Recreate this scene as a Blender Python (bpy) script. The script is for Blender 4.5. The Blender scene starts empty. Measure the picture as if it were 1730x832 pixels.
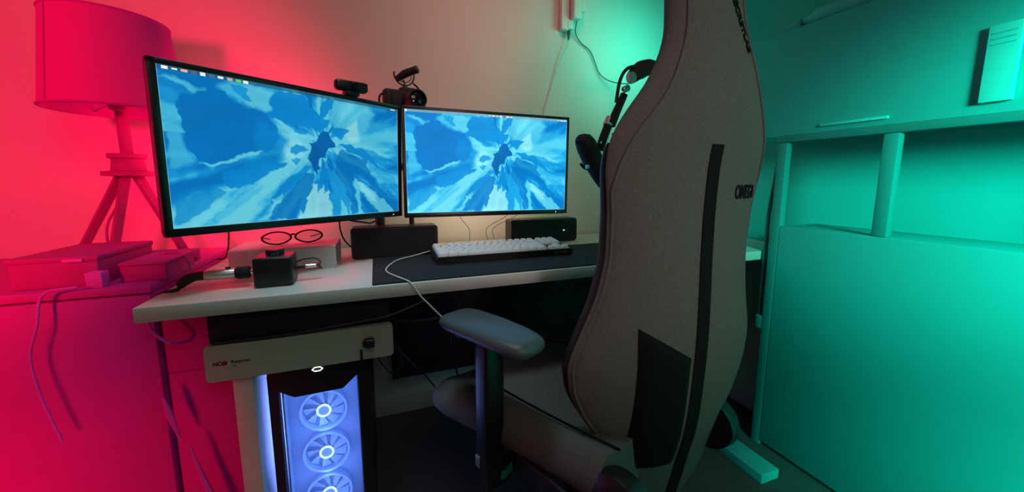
import bpy, bmesh, math, random
import numpy as np
from mathutils import Vector, Matrix, Euler
random.seed(7)
PI = math.pi
S = bpy.context.scene
COL = S.collection
sin, cos = math.sin, math.cos

# ------------------------------------------------------------------ materials
def lin(c):
    c = c / 255.0
    return c / 12.92 if c <= 0.04045 else ((c + 0.055) / 1.055) ** 2.4
def rgb(r, g, b): return (lin(r), lin(g), lin(b), 1.0)

def mat(name, col, rough=0.5, metal=0.0, noise=None, bump=0.0, bscale=200.0, emit=None, estr=1.0, spec=0.5, coat=0.0):
    m = bpy.data.materials.new(name); m.use_nodes = True
    nt = m.node_tree; N = nt.nodes; L = nt.links
    b = N['Principled BSDF']
    b.inputs['Base Color'].default_value = col
    b.inputs['Roughness'].default_value = rough
    b.inputs['Metallic'].default_value = metal
    b.inputs['Specular IOR Level'].default_value = spec
    b.inputs['Coat Weight'].default_value = coat
    tc = N.new('ShaderNodeTexCoord')
    if noise:
        n = N.new('ShaderNodeTexNoise'); n.inputs['Scale'].default_value = noise[0]; n.inputs['Detail'].default_value = 5
        L.new(tc.outputs['Object'], n.inputs['Vector'])
        mx = N.new('ShaderNodeMix'); mx.data_type = 'RGBA'
        k = noise[1]
        mx.inputs[6].default_value = (col[0] * (1 - k), col[1] * (1 - k), col[2] * (1 - k), 1)
        mx.inputs[7].default_value = (min(1, col[0] * (1 + k)), min(1, col[1] * (1 + k)), min(1, col[2] * (1 + k)), 1)
        L.new(n.outputs['Fac'], mx.inputs[0]); L.new(mx.outputs[2], b.inputs['Base Color'])
    if bump:
        n2 = N.new('ShaderNodeTexNoise'); n2.inputs['Scale'].default_value = bscale; n2.inputs['Detail'].default_value = 3
        L.new(tc.outputs['Object'], n2.inputs['Vector'])
        bp = N.new('ShaderNodeBump'); bp.inputs['Strength'].default_value = bump; bp.inputs['Distance'].default_value = 0.002
        L.new(n2.outputs['Fac'], bp.inputs['Height']); L.new(bp.outputs['Normal'], b.inputs['Normal'])
    if emit:
        b.inputs['Emission Color'].default_value = emit
        b.inputs['Emission Strength'].default_value = estr
    return m

def glassmat(name, tint, refl=0.08, rough=0.03):
    m = bpy.data.materials.new(name); m.use_nodes = True
    nt = m.node_tree; N = nt.nodes; L = nt.links
    N.remove(N['Principled BSDF'])
    t = N.new('ShaderNodeBsdfTransparent'); t.inputs[0].default_value = tint
    g = N.new('ShaderNodeBsdfGlossy'); g.inputs['Roughness'].default_value = rough
    x = N.new('ShaderNodeMixShader'); x.inputs[0].default_value = refl
    L.new(t.outputs[0], x.inputs[1]); L.new(g.outputs[0], x.inputs[2]); L.new(x.outputs[0], N['Material Output'].inputs[0])
    return m

M = {}
M['wall'] = mat('wall_paint', (.62, .60, .56, 1), .85, noise=(6, .03), bump=.15, bscale=90)
M['ceil'] = mat('ceiling_paint', (.6, .6, .58, 1), .9, noise=(5, .03))
M['floor'] = mat('floor_carpet', (.10, .10, .10, 1), .95, noise=(160, .4), bump=.8, bscale=500)
M['skirt'] = mat('skirting_paint', (.5, .5, .48, 1), .5, noise=(12, .04))
M['panel'] = mat('wainscot_green_lit', (.012, .36, .35, 1), .6, noise=(20, .08))  # green light put into the wainscot colour
M['white'] = mat('white_laminate', (.62, .62, .59, 1), .38, noise=(140, .05), bump=.05, bscale=400)
M['whitep'] = mat('white_plastic', (.66, .62, .58, 1), .4, noise=(30, .03))
M['drawer'] = mat('grey_white_steel', (.40, .40, .35, 1), .5, noise=(90, .05))
M['black'] = mat('black_plastic', (.012, .012, .014, 1), .38, noise=(60, .2))
M['blackm'] = mat('black_matte', (.010, .010, .012, 1), .75, noise=(60, .2), bump=.2, bscale=600)
M['bezel'] = mat('black_bezel', (.010, .010, .012, 1), .3, noise=(60, .2))
M['mat'] = mat('desk_mat_cloth', (.008, .012, .015, 1), .9, noise=(300, .4), bump=.4, bscale=900)
M['fabric'] = mat('grey_fabric', (.165, .150, .140, 1), .95, noise=(420, .65), bump=.9, bscale=700, spec=.2)
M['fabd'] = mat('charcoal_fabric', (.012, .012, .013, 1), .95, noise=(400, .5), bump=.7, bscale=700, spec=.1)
M['seatf'] = mat('seat_fabric', (.145, .135, .125, 1), .95, noise=(420, .6), bump=.9, bscale=700, spec=.2)
M['leather'] = mat('black_leather', (.020, .023, .027, 1), .42, noise=(80, .2), bump=.3, bscale=350)
M['pad'] = mat('armrest_foam', (.085, .105, .115, 1), .34, noise=(200, .15), bump=.2, bscale=900)
M['silver'] = mat('brushed_silver', (.62, .60, .57, 1), .35, metal=.75, noise=(60, .05))
M['chrome'] = mat('chrome', (.8, .8, .8, 1), .15, metal=1, noise=(60, .03))
M['alu'] = mat('aluminium_satin', (.58, .56, .56, 1), .5, metal=.2, noise=(80, .04))
M['key'] = mat('keycap_white', (.68, .70, .70, 1), .5, noise=(100, .03))
M['keyd'] = mat('keycap_dark', (.03, .03, .03, 1), .5, noise=(100, .1))
M['cablew'] = mat('cable_white', (.65, .65, .62, 1), .5, noise=(50, .03))
M['cableb'] = mat('cable_black', (.010, .010, .010, 1), .5, noise=(50, .2))
M['cableg'] = mat('cable_grey', (.08, .10, .09, 1), .6, noise=(50, .1))
M['lampwood'] = mat('lamp_wood_red_lit', (.34, .008, 0.22, 1), .6, noise=(40, .12))  # red light painted into the lamp body
M['shade'] = mat('lamp_shade_red_lit', (.52, .02, 0.36, 1), .9, noise=(200, .06), bump=.3, bscale=400)  # shade cloth reddened to carry the red light
M['shadein'] = mat('lamp_shade_lining', (.66, .05, .60, 1), .8, noise=(100, .03))  # lining colour carries the red light too
M['trimd'] = mat('lamp_shade_hem', (.42, .01, .38, 1), .9, noise=(100, .04))  # hem colour includes the red light
M['dresser'] = mat('dresser_red_lit', (.60, .010, 0.40, 1), .6, noise=(30, .08))  # red light put into the dresser and cabinet colour
M['boxd'] = mat('dark_box_red_lit', (.42, .010, 0.27, 1), .6, noise=(30, .1))  # dark boxes with red light painted in
M['pale_redlit'] = mat('pale_red_lit', (.78, .05, .70, 1), .6, noise=(20, .05))  # pale pieces, their red is light put into the colour
M['pale_greenlit'] = mat('pale_green_lit', (.05, .62, .60, 1), .6, noise=(20, .04))  # pale pieces, their green is light put into the colour
M['wallg'] = mat('wall_paint_green_lit', (.03, .42, .41, 1), .85, noise=(6, .03), bump=.15, bscale=90)  # right wall colour carries the green light
M['unit'] = mat('unit_green_lit', (.015, .46, .45, 1), .65, noise=(20, .05))  # green light put into the shelf unit's base colour
M['unitp'] = mat('unit_post_green_lit', (.008, .25, .245, 1), .6, noise=(20, .05))  # darker posts, same green light painted in
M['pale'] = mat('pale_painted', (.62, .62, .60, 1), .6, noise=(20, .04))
M['pillow'] = mat('bedding_green_lit', (.07, .60, .58, 1), .9, noise=(40, .05), bump=.5, bscale=150)  # pale bedding with green light painted in
M['lens'] = mat('lens_glass', (.01, .01, .014, 1), .05, noise=(60, .1), coat=.8)
M['ink'] = mat('ink_black', (.015, .015, .015, 1), .6, noise=(60, .1))
M['inkr'] = mat('ink_red', (.25, .01, .015, 1), .6, noise=(60, .1))
M['inkg'] = mat('ink_grey', (.18, .18, .18, 1), .6, noise=(60, .1))
M['caseb'] = mat('case_black', (.020, .017, .020, 1), .45, noise=(50, .15))
M['casein'] = mat('case_inner', (.45, .5, .62, 1), .6, noise=(20, .06))
M['fan'] = mat('fan_frosted', (.45, .5, .65, 1), .6, noise=(40, .06), emit=(.05, .13, .50, 1), estr=.25)
M['ledring'] = mat('led_ring', (.8, .9, 1, 1), .5, noise=(60, .02), emit=(.62, .92, 1, 1), estr=1.1)
M['ledw'] = mat('led_white', (.9, .9, 1, 1), .5, noise=(60, .02), emit=(1, 1, 1, 1), estr=2.5)
M['ledb'] = mat('led_blue', (.4, .5, 1, 1), .5, noise=(60, .02), emit=(.35, .5, 1, 1), estr=6)
M['glass'] = glassmat('case_glass', (.95, .97, 1, 1), .05)
M['lensclear'] = glassmat('spectacle_glass', (.93, .93, .93, 1), .05)

# ------------------------------------------------------------------ mesh helpers
def link(name, bm, m, parent=None, smooth=True, loc=(0, 0, 0), rot=(0, 0, 0), angle=40):
    me = bpy.data.meshes.new(name)
    bmesh.ops.recalc_face_normals(bm, faces=bm.faces[:])
    bm.to_mesh(me); bm.free()
    for p in me.polygons: p.use_smooth = smooth
    if smooth:
        try: me.set_sharp_from_angle(angle=math.radians(angle))
        except Exception: pass
    me.materials.append(m)
    o = bpy.data.objects.new(name, me); COL.objects.link(o)
    o.location = loc; o.rotation_euler = rot
    if parent: o.parent = parent
    return o

def add_box(bm, c, s, bev=0.0, seg=3, rot=None):
    t = bmesh.new()
    bmesh.ops.create_cube(t, size=1.0)
    for v in t.verts: v.co = Vector((v.co.x * s[0], v.co.y * s[1], v.co.z * s[2]))
    if bev > 0:
        bmesh.ops.bevel(t, geom=t.edges[:] , offset=bev, segments=seg, profile=0.5, affect='EDGES', clamp_overlap=True)
    R = rot.to_matrix() if rot is not None else Matrix.Identity(3)
    for v in t.verts: v.co = R @ v.co + Vector(c)
    me = bpy.data.meshes.new('t'); t.to_mesh(me); t.free(); bm.from_mesh(me); bpy.data.meshes.remove(me)

def box(name, c, s, m, parent=None, bev=0.003, seg=3, rot=None):
    bm = bmesh.new(); add_box(bm, c, s, bev, seg, rot)
    return link(name, bm, m, parent)

def span(name, x0, x1, y0, y1, z0, z1, m, parent=None, bev=0.003, seg=2):
    return box(name, ((x0 + x1) / 2, (y0 + y1) / 2, (z0 + z1) / 2), (abs(x1 - x0), abs(y1 - y0), abs(z1 - z0)), m, parent, bev, seg)

def crom(pts, n=8):
    P = [Vector(p) for p in pts]
    if len(P) < 3: return P
    P = [2 * P[0] - P[1]] + P + [2 * P[-1] - P[-2]]
    out = []
    for i in range(1, len(P) - 2):
        a, b, c, d = P[i - 1:i + 3]
        for k in range(n):
            t = k / n
            out.append(0.5 * ((2 * b) + (c - a) * t + (2 * a - 5 * b + 4 * c - d) * t * t + (3 * b - a - 3 * c + d) * t ** 3))
    out.append(P[-2]); return out

def add_tube(bm, pts, r, seg=8, smooth=True, n=8, caps=True, closed=False):
    P = crom(pts, n) if smooth else [Vector(p) for p in pts]
    rs = r if isinstance(r, (list, tuple)) else None
    rings = []; up = Vector((0, 0, 1)); prev = None
    for i, p in enumerate(P):
        if closed: d = P[(i + 1) % len(P)] - P[i - 1]
        else: d = (P[min(i + 1, len(P) - 1)] - P[max(i - 1, 0)])
        d.normalize()
        if prev is None:
            a = d.cross(up if abs(d.z) < .9 else Vector((1, 0, 0))).normalized()
        else:
            a = (prev - d * prev.dot(d))
            a = a.normalized() if a.length > 1e-6 else d.orthogonal().normalized()
        prev = a; b = d.cross(a)
        if rs:
            f = i / max(1, len(P) - 1) * (len(rs) - 1); k = min(int(f), len(rs) - 2); rr = rs[k] + (rs[k + 1] - rs[k]) * (f - k)
        else: rr = r
        rings.append([bm.verts.new(p + (a * cos(2 * PI * j / seg) + b * sin(2 * PI * j / seg)) * rr) for j in range(seg)])
    m = len(rings)
    for i in range(m if closed else m - 1):
        A = rings[i]; B = rings[(i + 1) % m]
        for j in range(seg): bm.faces.new((A[j], A[(j + 1) % seg], B[(j + 1) % seg], B[j]))
    if caps and not closed:
        bm.faces.new(rings[0]); bm.faces.new(list(reversed(rings[-1])))

def tube(name, pts, r, m, parent=None, seg=8, smooth=True, n=8, closed=False):
    bm = bmesh.new(); add_tube(bm, pts, r, seg, smooth, n, True, closed)
    return link(name, bm, m, parent)

def add_lathe(bm, prof, seg=32, c=(0, 0, 0), axis='Z', close=True):
    rings = []
    for (r, h) in prof:
        ring = []
        for j in range(seg):
            a = 2 * PI * j / seg
            x, y, z = r * cos(a), r * sin(a), h
            if axis == 'X': x, y, z = z, x, y
            if axis == 'Y': x, y, z = x, z, y
            ring.append(bm.verts.new((x + c[0], y + c[1], z + c[2])))
        rings.append(ring)
    for i in range(len(rings) - 1):
        A, B = rings[i], rings[i + 1]
        for j in range(seg): bm.faces.new((A[j], A[(j + 1) % seg], B[(j + 1) % seg], B[j]))
    if close:
        bm.faces.new(rings[0]); bm.faces.new(rings[-1])

def lathe(name, prof, m, parent=None, seg=32, c=(0, 0, 0), axis='Z', close=True, rot=(0, 0, 0), loc=(0, 0, 0)):
    bm = bmesh.new(); add_lathe(bm, prof, seg, c, axis, close)
    return link(name, bm, m, parent, rot=rot, loc=loc)

def add_prism(bm, poly, y0, y1):
    """polygon in x,z extruded along y"""
    a = [bm.verts.new((x, y0, z)) for x, z in poly]; b = [bm.verts.new((x, y1, z)) for x, z in poly]
    bm.faces.new(a); bm.faces.new(list(reversed(b)))
    n = len(poly)
    for i in range(n): bm.faces.new((a[i], a[(i + 1) % n], b[(i + 1) % n], b[i]))

def text(name, s, size, m, parent, loc, rot, depth=.0006, bold=0.0, sx=1.0):
    cu = bpy.data.curves.new(name, 'FONT'); cu.body = s; cu.size = size; cu.extrude = depth; cu.offset = bold
    cu.align_x = 'CENTER'; cu.align_y = 'CENTER'
    t = bpy.data.objects.new(name + '_tmp', cu); COL.objects.link(t)
    dg = bpy.context.evaluated_depsgraph_get()
    me = bpy.data.meshes.new_from_object(t.evaluated_get(dg))
    bpy.data.objects.remove(t); bpy.data.curves.remove(cu)
    me.materials.clear(); me.materials.append(m)
    o = bpy.data.objects.new(name, me); COL.objects.link(o); o.location = loc; o.rotation_euler = rot; o.scale = (sx, 1, 1)
    o.parent = parent
    return o

def tag(o, label, cat, group=None):
    o['label'] = label; o['category'] = cat
    if group: o['group'] = group
    return o
def thing(name, label, cat, loc=(0, 0, 0), rz=0, group=None):
    o = bpy.data.objects.new(name, None); COL.objects.link(o); o.empty_display_size = .05
    o.location = loc; o.rotation_euler = (0, 0, rz)
    return tag(o, label, cat, group)
def struct(o):
    o['kind'] = 'structure'; return o

# ------------------------------------------------------------------ room
XL, XR, YF, YB, H = -1.75, 1.60, -1.7, 1.57, 2.5
struct(span('floor', XL, XR, YF, YB, -.08, 0, M['floor'], bev=0))
struct(span('ceiling', XL, XR, YF, YB, H, H + .08, M['ceil'], bev=0))
struct(span('wall_back', XL - .1, XR + .1, YB, YB + .1, 0, H, M['wall'], bev=0))
struct(span('wall_front', XL - .1, XR + .1, YF - .1, YF, 0, H, M['wall'], bev=0))
struct(span('wall_left', XL - .1, XL, YF, YB, 0, H, M['wall'], bev=0))
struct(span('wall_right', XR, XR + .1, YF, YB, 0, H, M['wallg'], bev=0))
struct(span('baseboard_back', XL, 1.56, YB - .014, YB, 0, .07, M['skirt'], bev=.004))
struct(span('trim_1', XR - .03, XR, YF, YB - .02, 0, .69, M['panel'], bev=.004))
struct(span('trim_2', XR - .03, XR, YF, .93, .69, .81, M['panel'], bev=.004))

# ------------------------------------------------------------------ desk
desk = thing('desk', 'long white desk with pale laminate top against the back wall', 'desk', (.55, 1.25, 0))
def rel(parent): return parent.location
def dspan(name, x0, x1, y0, y1, z0, z1, m, p, bev=.003):
    L0 = p.location
    return span(name, x0 - L0.x, x1 - L0.x, y0 - L0.y, y1 - L0.y, z0 - L0.z, z1 - L0.z, m, p, bev)
dspan('tabletop', -.479, 1.565, .951, 1.548, .706, .74, M['white'], desk, .0035)
dspan('leg_panel', -.338, -.296, .995, 1.45, 0, .540, M['white'], desk)
dspan('leg_panel', 1.50, 1.54, 1.0, 1.45, 0, .706, M['white'], desk)
dspan('desk_shade_panel', .03, 1.50, 1.445, 1.460, .22, .706, M['blackm'], desk)  # dark sheet added so the wall under the desk reads as shaded
desk.children[-1]['label'] = 'black panel added under the top to darken the wall'

# desk mat
dm = span('desk_mat', -.018, .905, .958, 1.292, .7402, .7442, M['mat'], None, .0018)
tag(dm, 'large black cloth desk mat lying along the front edge of the desk', 'desk mat')

# ------------------------------------------------------------------ under desk drawer
dr = thing('under_desk_drawer', 'flat grey-white drawer unit hung under the left end of the desk', 'drawer', (-.175, 1.0, .545))
dspan('drawer_body', -.372, .016, .99, 1.30, .632, .705, M['blackm'], dr)
dspan('drawer_body', -.372, .016, .99, 1.30, .546, .632, M['blackm'], dr)
bm = bmesh.new()
def rrect(x0, x1, z0, z1, r, n=5):
    P = []
    for (cx, cz, a0) in ((x1 - r, z1 - r, 0), (x0 + r, z1 - r, 90), (x0 + r, z0 + r, 180), (x1 - r, z0 + r, 270)):
        for k in range(n + 1):
            a = math.radians(a0 + 90 * k / n); P.append((cx + r * cos(a), cz + r * sin(a)))
    return P
add_prism(bm, rrect(-.202, .201, 0, .086, .010), -.030, -.012)
fr = link('drawer_front', bm, M['drawer'], dr)
text('lettering', 'NC', .012, M['ink'], fr, (-.178, -.0302, .042), (PI / 2, 0, 0), .0003, .0004)
bmc = bmesh.new(); add_lathe(bmc, [(0.0055, -.0308), (.0055, -.030)], 20, (-.1645, 0, .0425), 'Y')
link('red_mark', bmc, M['inkr'], fr)['label'] = 'small red disc in the lettering'
text('lettering', 'Respoint', .0105, M['ink'], fr, (-.134, -.0302, .043), (PI / 2, 0, 0), .0003, .0002)
text('lettering', 'NC', .006, M['ink'], fr, (-.146, -.0302, .033), (PI / 2, 0, 0), .0003)
lk = lathe('lock', [(.013, -.044), (.0145, -.040), (.0145, -.030)], M['black'], dr, 24, (.142, 0, .047), 'Y')
tube('lock_rim', [(.142 + .0145 * cos(a), -.036, .047 + .0145 * sin(a)) for a in [math.radians(d) for d in range(70, 200, 12)]], .0015, M['chrome'], lk)['label'] = 'chrome rim'
box('key_bow', (.145, -.045, .046), (.02, .004, .02), M['black'], lk, .0015)
st = box('key_strap', (.123, -.034, .013), (.006, .004, .034), M['black'], dr, .0015)

# ------------------------------------------------------------------ pc tower
pc = thing('computer_tower', 'black computer case with three blue lit fans on the floor under the desk', 'computer', (-.158, 1.03, 0))
W = .12
def P(o): return o
# shell
box('case_foot', (-.08, .06, .008), (.03, .05, .016), M['black'], pc, .003)
box('case_foot', (.08, .06, .008), (.03, .05, .016), M['black'], pc, .003)
box('case_foot', (-.08, .36, .008), (.03, .05, .016), M['black'], pc, .003)
box('case_foot', (.08, .36, .008), (.03, .05, .016), M['black'], pc, .003)
bm = bmesh.new()
add_box(bm, (0, .22, .024), (.24, .42, .016), .002)
add_box(bm, (.116, .225, .27), (.008, .41, .50), .002)
add_box(bm, (0, .225, .522), (.24, .41, .018), .003)
add_box(bm, (0, .426, .27), (.24, .008, .50), .002)
link('case_shell', bm, M['caseb'], pc)
# front frame with shaped opening
bm = bmesh.new()
add_prism(bm, [(-.12, .016), (-.098, .016), (-.098, .461), (-.103, .470), (-.103, .505), (-.12, .505)], 0, .022)
add_prism(bm, [(.12, .016), (.12, .505), (.103, .505), (.103, .475), (.092, .468), (.092, .016)], 0, .022)
add_prism(bm, [(-.12, .505), (-.103, .470), (-.062, .444), (.052, .446), (.088, .478), (.103, .47), (.12, .505), (.117, .533), (-.117, .533)], -.002, .022)
add_prism(bm, [(-.1, .016), (-.1, .035), (.1, .035), (.1, .016)], 0, .022)
link('front_frame', bm, M['caseb'], pc, smooth=False)
box('glass_pane', (0, .016, .25), (.20, .003, .43), M['glass'], pc, 0)['label'] = 'clear front glass'
box('glass_pane', (-.117, .23, .27), (.004, .38, .47), M['glass'], pc, 0)['label'] = 'clear side glass'
# inside
bm = bmesh.new()
add_box(bm, (0, .068, .27), (.19, .006, .47), .001)
add_box(bm, (-.094, .045, .27), (.004, .046, .47), .001)
add_box(bm, (.088, .045, .27), (.004, .046, .47), .001)
link('inner_panel', bm, M['casein'], pc)
box('motherboard_tray', (.10, .25, .27), (.004, .34, .45), M['casein'], pc, .001)
for zc in (.112, .240, .367):
    fn = None
    bm = bmesh.new()
    # square frame ring
    add_lathe(bm, [(.054, .040), (.060, .040), (.060, .064), (.054, .064), (.054, .040)], 40, (-.004, 0, zc), 'Y', close=False)
    fn = link('fan', bm, M['fan'], pc); fn['label'] = 'round frosted fan with glowing hub ring'
    bm = bmesh.new()
    for k in range(9):
        a0 = 2 * PI * k / 9
        vs = []
        for (r, da) in ((.018, 0), (.036, .14), (.052, .22), (.052, .70), (.036, .56), (.018, .42)):
            a = a0 + da; tw = (da - .3) * .018
            vs.append((-.004 + r * cos(a), .052 + tw, zc + r * sin(a)))
        A = [bm.verts.new(v) for v in vs]; B = [bm.verts.new((v[0], v[1] + .0015, v[2])) for v in vs]
        bm.faces.new(A); bm.faces.new(B[::-1])
        for i in range(6): bm.faces.new((A[i], A[(i + 1) % 6], B[(i + 1) % 6], B[i]))
    link('blade_rotor', bm, M['fan'], fn)
    lathe('hub', [(.0125, .041), (.0135, .043), (.0135, .062)], M['casein'], fn, 24, (-.004, 0, zc), 'Y')
    tube('glow_ring', [(-.004 + .0165 * cos(a), .041, zc + .0165 * sin(a)) for a in [2 * PI * k / 32 for k in range(32)]], .0026, M['ledring'], fn, closed=True, smooth=False)['label'] = 'white-blue glowing ring'
hx = [(-.005 + .0125 * cos(2 * PI * k / 6), -.0035, .512 + .0060 * sin(2 * PI * k / 6)) for k in range(6)]
tube('power_button', hx, .0011, M['ledw'], pc, closed=True, smooth=False)['label'] = 'small glowing white hexagon'
for k, xx in enumerate((.040, .055, .072)):
    lathe('front_socket', [(.0032, -.004), (.0032, -.001)], M['black'], pc, 14, (xx, 0, .514), 'Y')
def area(name, loc, target, size, power, col, size_y=None, spread=PI):
    l = bpy.data.lights.new(name, 'AREA'); l.energy = power; l.color = col[:3]; l.size = size
    if size_y: l.shape = 'RECTANGLE'; l.size_y = size_y
    l.spread = spread
    o = bpy.data.objects.new(name, l); COL.objects.link(o); o.location = loc
    o.rotation_euler = (Vector(target) - Vector(loc)).to_track_quat('-Z', 'Y').to_euler()
    return o
def point(name, loc, r, power, col):
    l = bpy.data.lights.new(name, 'POINT'); l.energy = power; l.color = col[:3]; l.shadow_soft_size = r
    o = bpy.data.objects.new(name, l); COL.objects.link(o); o.location = loc; return o
def spot(name, loc, target, r, power, col, ang, blend):
    l = bpy.data.lights.new(name, 'SPOT'); l.energy = power; l.color = col[:3]; l.shadow_soft_size = r
    l.spot_size = math.radians(ang); l.spot_blend = blend
    o = bpy.data.objects.new(name, l); COL.objects.link(o); o.location = loc
    o.rotation_euler = (Vector(target) - Vector(loc)).to_track_quat('-Z', 'Y').to_euler(); return o

# ------------------------------------------------------------------ monitors
def vnoise(x, y, seed):
    rs = np.random.RandomState(seed); G = rs.rand(64, 64)
    xi = np.floor(x).astype(int); yi = np.floor(y).astype(int); fx = x - xi; fy = y - yi
    fx = fx * fx * (3 - 2 * fx); fy = fy * fy * (3 - 2 * fy)
    g = lambda a, b: G[a % 64, b % 64]
    return (g(xi, yi) * (1 - fx) + g(xi + 1, yi) * fx) * (1 - fy) + (g(xi, yi + 1) * (1 - fx) + g(xi + 1, yi + 1) * fx) * fy
def fbm(x, y, seed, o=4):
    s = 0; a = .5
    for k in range(o): s = s + a * vnoise(x * 2 ** k, y * 2 ** k, seed + k); a *= .5
    return s / (1 - .5 ** o)

# wallpaper shapes traced in a 1189x832 sheet, then rectified to the screen rectangle
TL, TR, BR, BL = (38, 38), (1144, 120), (1128, 735), (57, 752)
def homog():
    src = [TL, TR, BR, BL]; dst = [(0, 0), (1, 0), (1, 1), (0, 1)]
    A = []; b = []
    for (x, y), (u, v) in zip(src, dst):
        A.append([x, y, 1, 0, 0, 0, -u * x, -u * y]); b.append(u)
        A.append([0, 0, 0, x, y, 1, -v * x, -v * y]); b.append(v)
    h = np.linalg.solve(np.array(A, float), np.array(b, float)); return np.append(h, 1).reshape(3, 3)
HM = homog()
def uvp(p):
    q = HM @ np.array([p[0], p[1], 1.0]); return (q[0] / q[2], q[1] / q[2])
DK = (4, 118, 194); MD = (8, 138, 212); BS = (24, 156, 220); LT = (66, 190, 230); PL = (104, 212, 232); WH = (150, 230, 236); DD = (0, 98, 172)
SH = [  # colour, alpha, softness, polygon
 (LT, .9, .03, [(300, 60), (480, 90), (455, 200), (400, 190), (330, 165), (250, 110)]),
 (PL, .6, .02, [(380, 85), (470, 100), (455, 150), (470, 195), (430, 205), (370, 175), (330, 120)]),
 (BS, 1, .006, [(300, 90), (340, 95), (375, 130), (385, 160), (350, 150), (320, 125)]),
 (PL, .7, .02, [(50, 80), (120, 90), (200, 125), (160, 140), (80, 110)]),
 (LT, .8, .02, [(45, 190), (100, 200), (90, 260), (130, 420), (145, 460), (60, 480)]),
 (PL, .8, .05, [(470, 240), (560, 290), (640, 300), (660, 380), (640, 460), (560, 470), (490, 440), (480, 330)]),
 (WH, .6, .05, [(520, 310), (600, 330), (620, 420), (540, 450), (500, 400)]),
 (PL, .7, .05, [(770, 100), (960, 110), (1000, 160), (930, 300), (830, 290), (760, 260), (740, 220)]),
 (WH, .8, .03, [(800, 280), (850, 240), (890, 200), (910, 290), (900, 330), (840, 320)]),
 (LT, .6, .05, [(900, 200), (1140, 220), (1140, 330), (1000, 360), (900, 340)]),
 (DK, .95, .006, [(100, 190), (120, 160), (150, 155), (185, 130), (215, 118), (250, 122), (290, 130), (300, 160), (340, 175), (380, 190), (430, 210), (460, 260), (490, 290), (500, 330), (480, 360), (450, 400), (410, 392), (380, 400), (330, 415), (280, 430), (220, 450), (180, 458), (155, 450), (145, 410), (125, 370), (105, 300), (110, 250), (95, 215)]),
 (MD, .8, .04, [(400, 250), (500, 300), (540, 340), (500, 440), (400, 440), (380, 330)]),
 (MD, .95, .006, [(440, 215), (470, 190), (455, 150), (470, 110), (510, 92), (610, 100), (660, 160), (700, 200), (745, 225), (725, 255), (690, 290), (660, 260), (600, 250), (560, 262), (530, 245), (490, 235), (450, 240)]),
 (PL, .9, .005, [(470, 240), (510, 240), (560, 285), (530, 285)]),
 (MD, .95, .006, [(700, 200), (690, 160), (710, 130), (740, 108), (778, 120), (765, 160), (740, 190), (710, 212)]),
 (MD, .9, .006, [(750, 270), (800, 250), (850, 262), (820, 290), (800, 320), (770, 300)]),
 (MD, .8, .006, [(560, 270), (610, 262), (650, 290), (620, 310), (570, 300)]),
 (MD, .8, .006, [(550, 370), (575, 355), (610, 365), (620, 395), (580, 405), (552, 395)]),
 (MD, .7, .006, [(545, 430), (580, 415), (600, 440), (570, 460)]),
 (MD, .9, .006, [(250, 560), (260, 520), (320, 470), (400, 432), (480, 440), (520, 470), (430, 520), (380, 550), (330, 570), (270, 580)]),
 (PL, .9, .004, [(150, 470), (215, 455), (300, 430), (410, 390), (400, 408), (300, 446), (220, 468)]),
 (PL, .7, .006, [(65, 640), (110, 615), (180, 578), (160, 600), (110, 632)]),
 (MD, .7, .01, [(60, 600), (200, 560), (260, 600), (200, 660), (120, 720), (60, 740)]),
 (PL, .75, .006, [(110, 750), (160, 705), (200, 675), (262, 635), (248, 662), (205, 705), (180, 745)]),
 (MD, .9, .008, [(445, 652), (470, 600), (530, 520), (590, 495), (600, 520), (540, 580), (480, 642)]),
 (PL, .8, .01, [(380, 745), (440, 690), (460, 640), (500, 600), (470, 690), (440, 745)]),
 (WH, .85, .012, [(560, 745), (610, 660), (640, 560), (690, 560), (725, 600), (740, 745)]),
 (DK, .8, .006, [(430, 742), (440, 700), (490, 640), (560, 560), (620, 505), (652, 515), (640, 580), (612, 650), (590, 715), (580, 690), (550, 740)]),
 (MD, .9, .006, [(680, 500), (700, 470), (730, 480), (725, 560), (705, 612), (690, 560), (672, 610), (665, 560)]),
 (BS, .9, .008, [(730, 742), (735, 600), (730, 520), (750, 480), (780, 500), (805, 560), (830, 640), (835, 742)]),
 (PL, .8, .006, [(785, 745), (788, 655), (810, 690), (835, 745)]),
 (PL, .8, .012, [(860, 530), (930, 570), (1040, 662), (1120, 742), (1000, 742), (930, 640), (895, 600), (905, 742), (880, 742)]),
 (WH, .6, .01, [(880, 545), (960, 610), (1010, 680), (960, 660), (900, 590)]),
 (DK, .75, .006, [(765, 450), (790, 380), (860, 395), (935, 440), (965, 520), (1010, 590), (1065, 640), (1040, 640), (960, 572), (905, 512), (855, 500), (848, 560), (872, 640), (885, 735), (850, 735), (830, 640), (800, 560), (770, 500)]),
 (MD, .9, .006, [(780, 350), (860, 345), (925, 370), (985, 420), (1022, 478), (1000, 472), (950, 432), (945, 462), (905, 400), (830, 385)]),
 (MD, .6, .01, [(900, 360), (980, 370), (1050, 420), (1070, 460), (1000, 430)]),
 (DD, .95, .004, [(635, 350), (668, 335), (680, 300), (710, 272), (735, 290), (760, 330), (765, 355), (735, 370), (715, 400), (722, 430), (688, 430), (682, 480), (665, 515), (648, 470), (632, 420), (645, 372)]),
]
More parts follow.
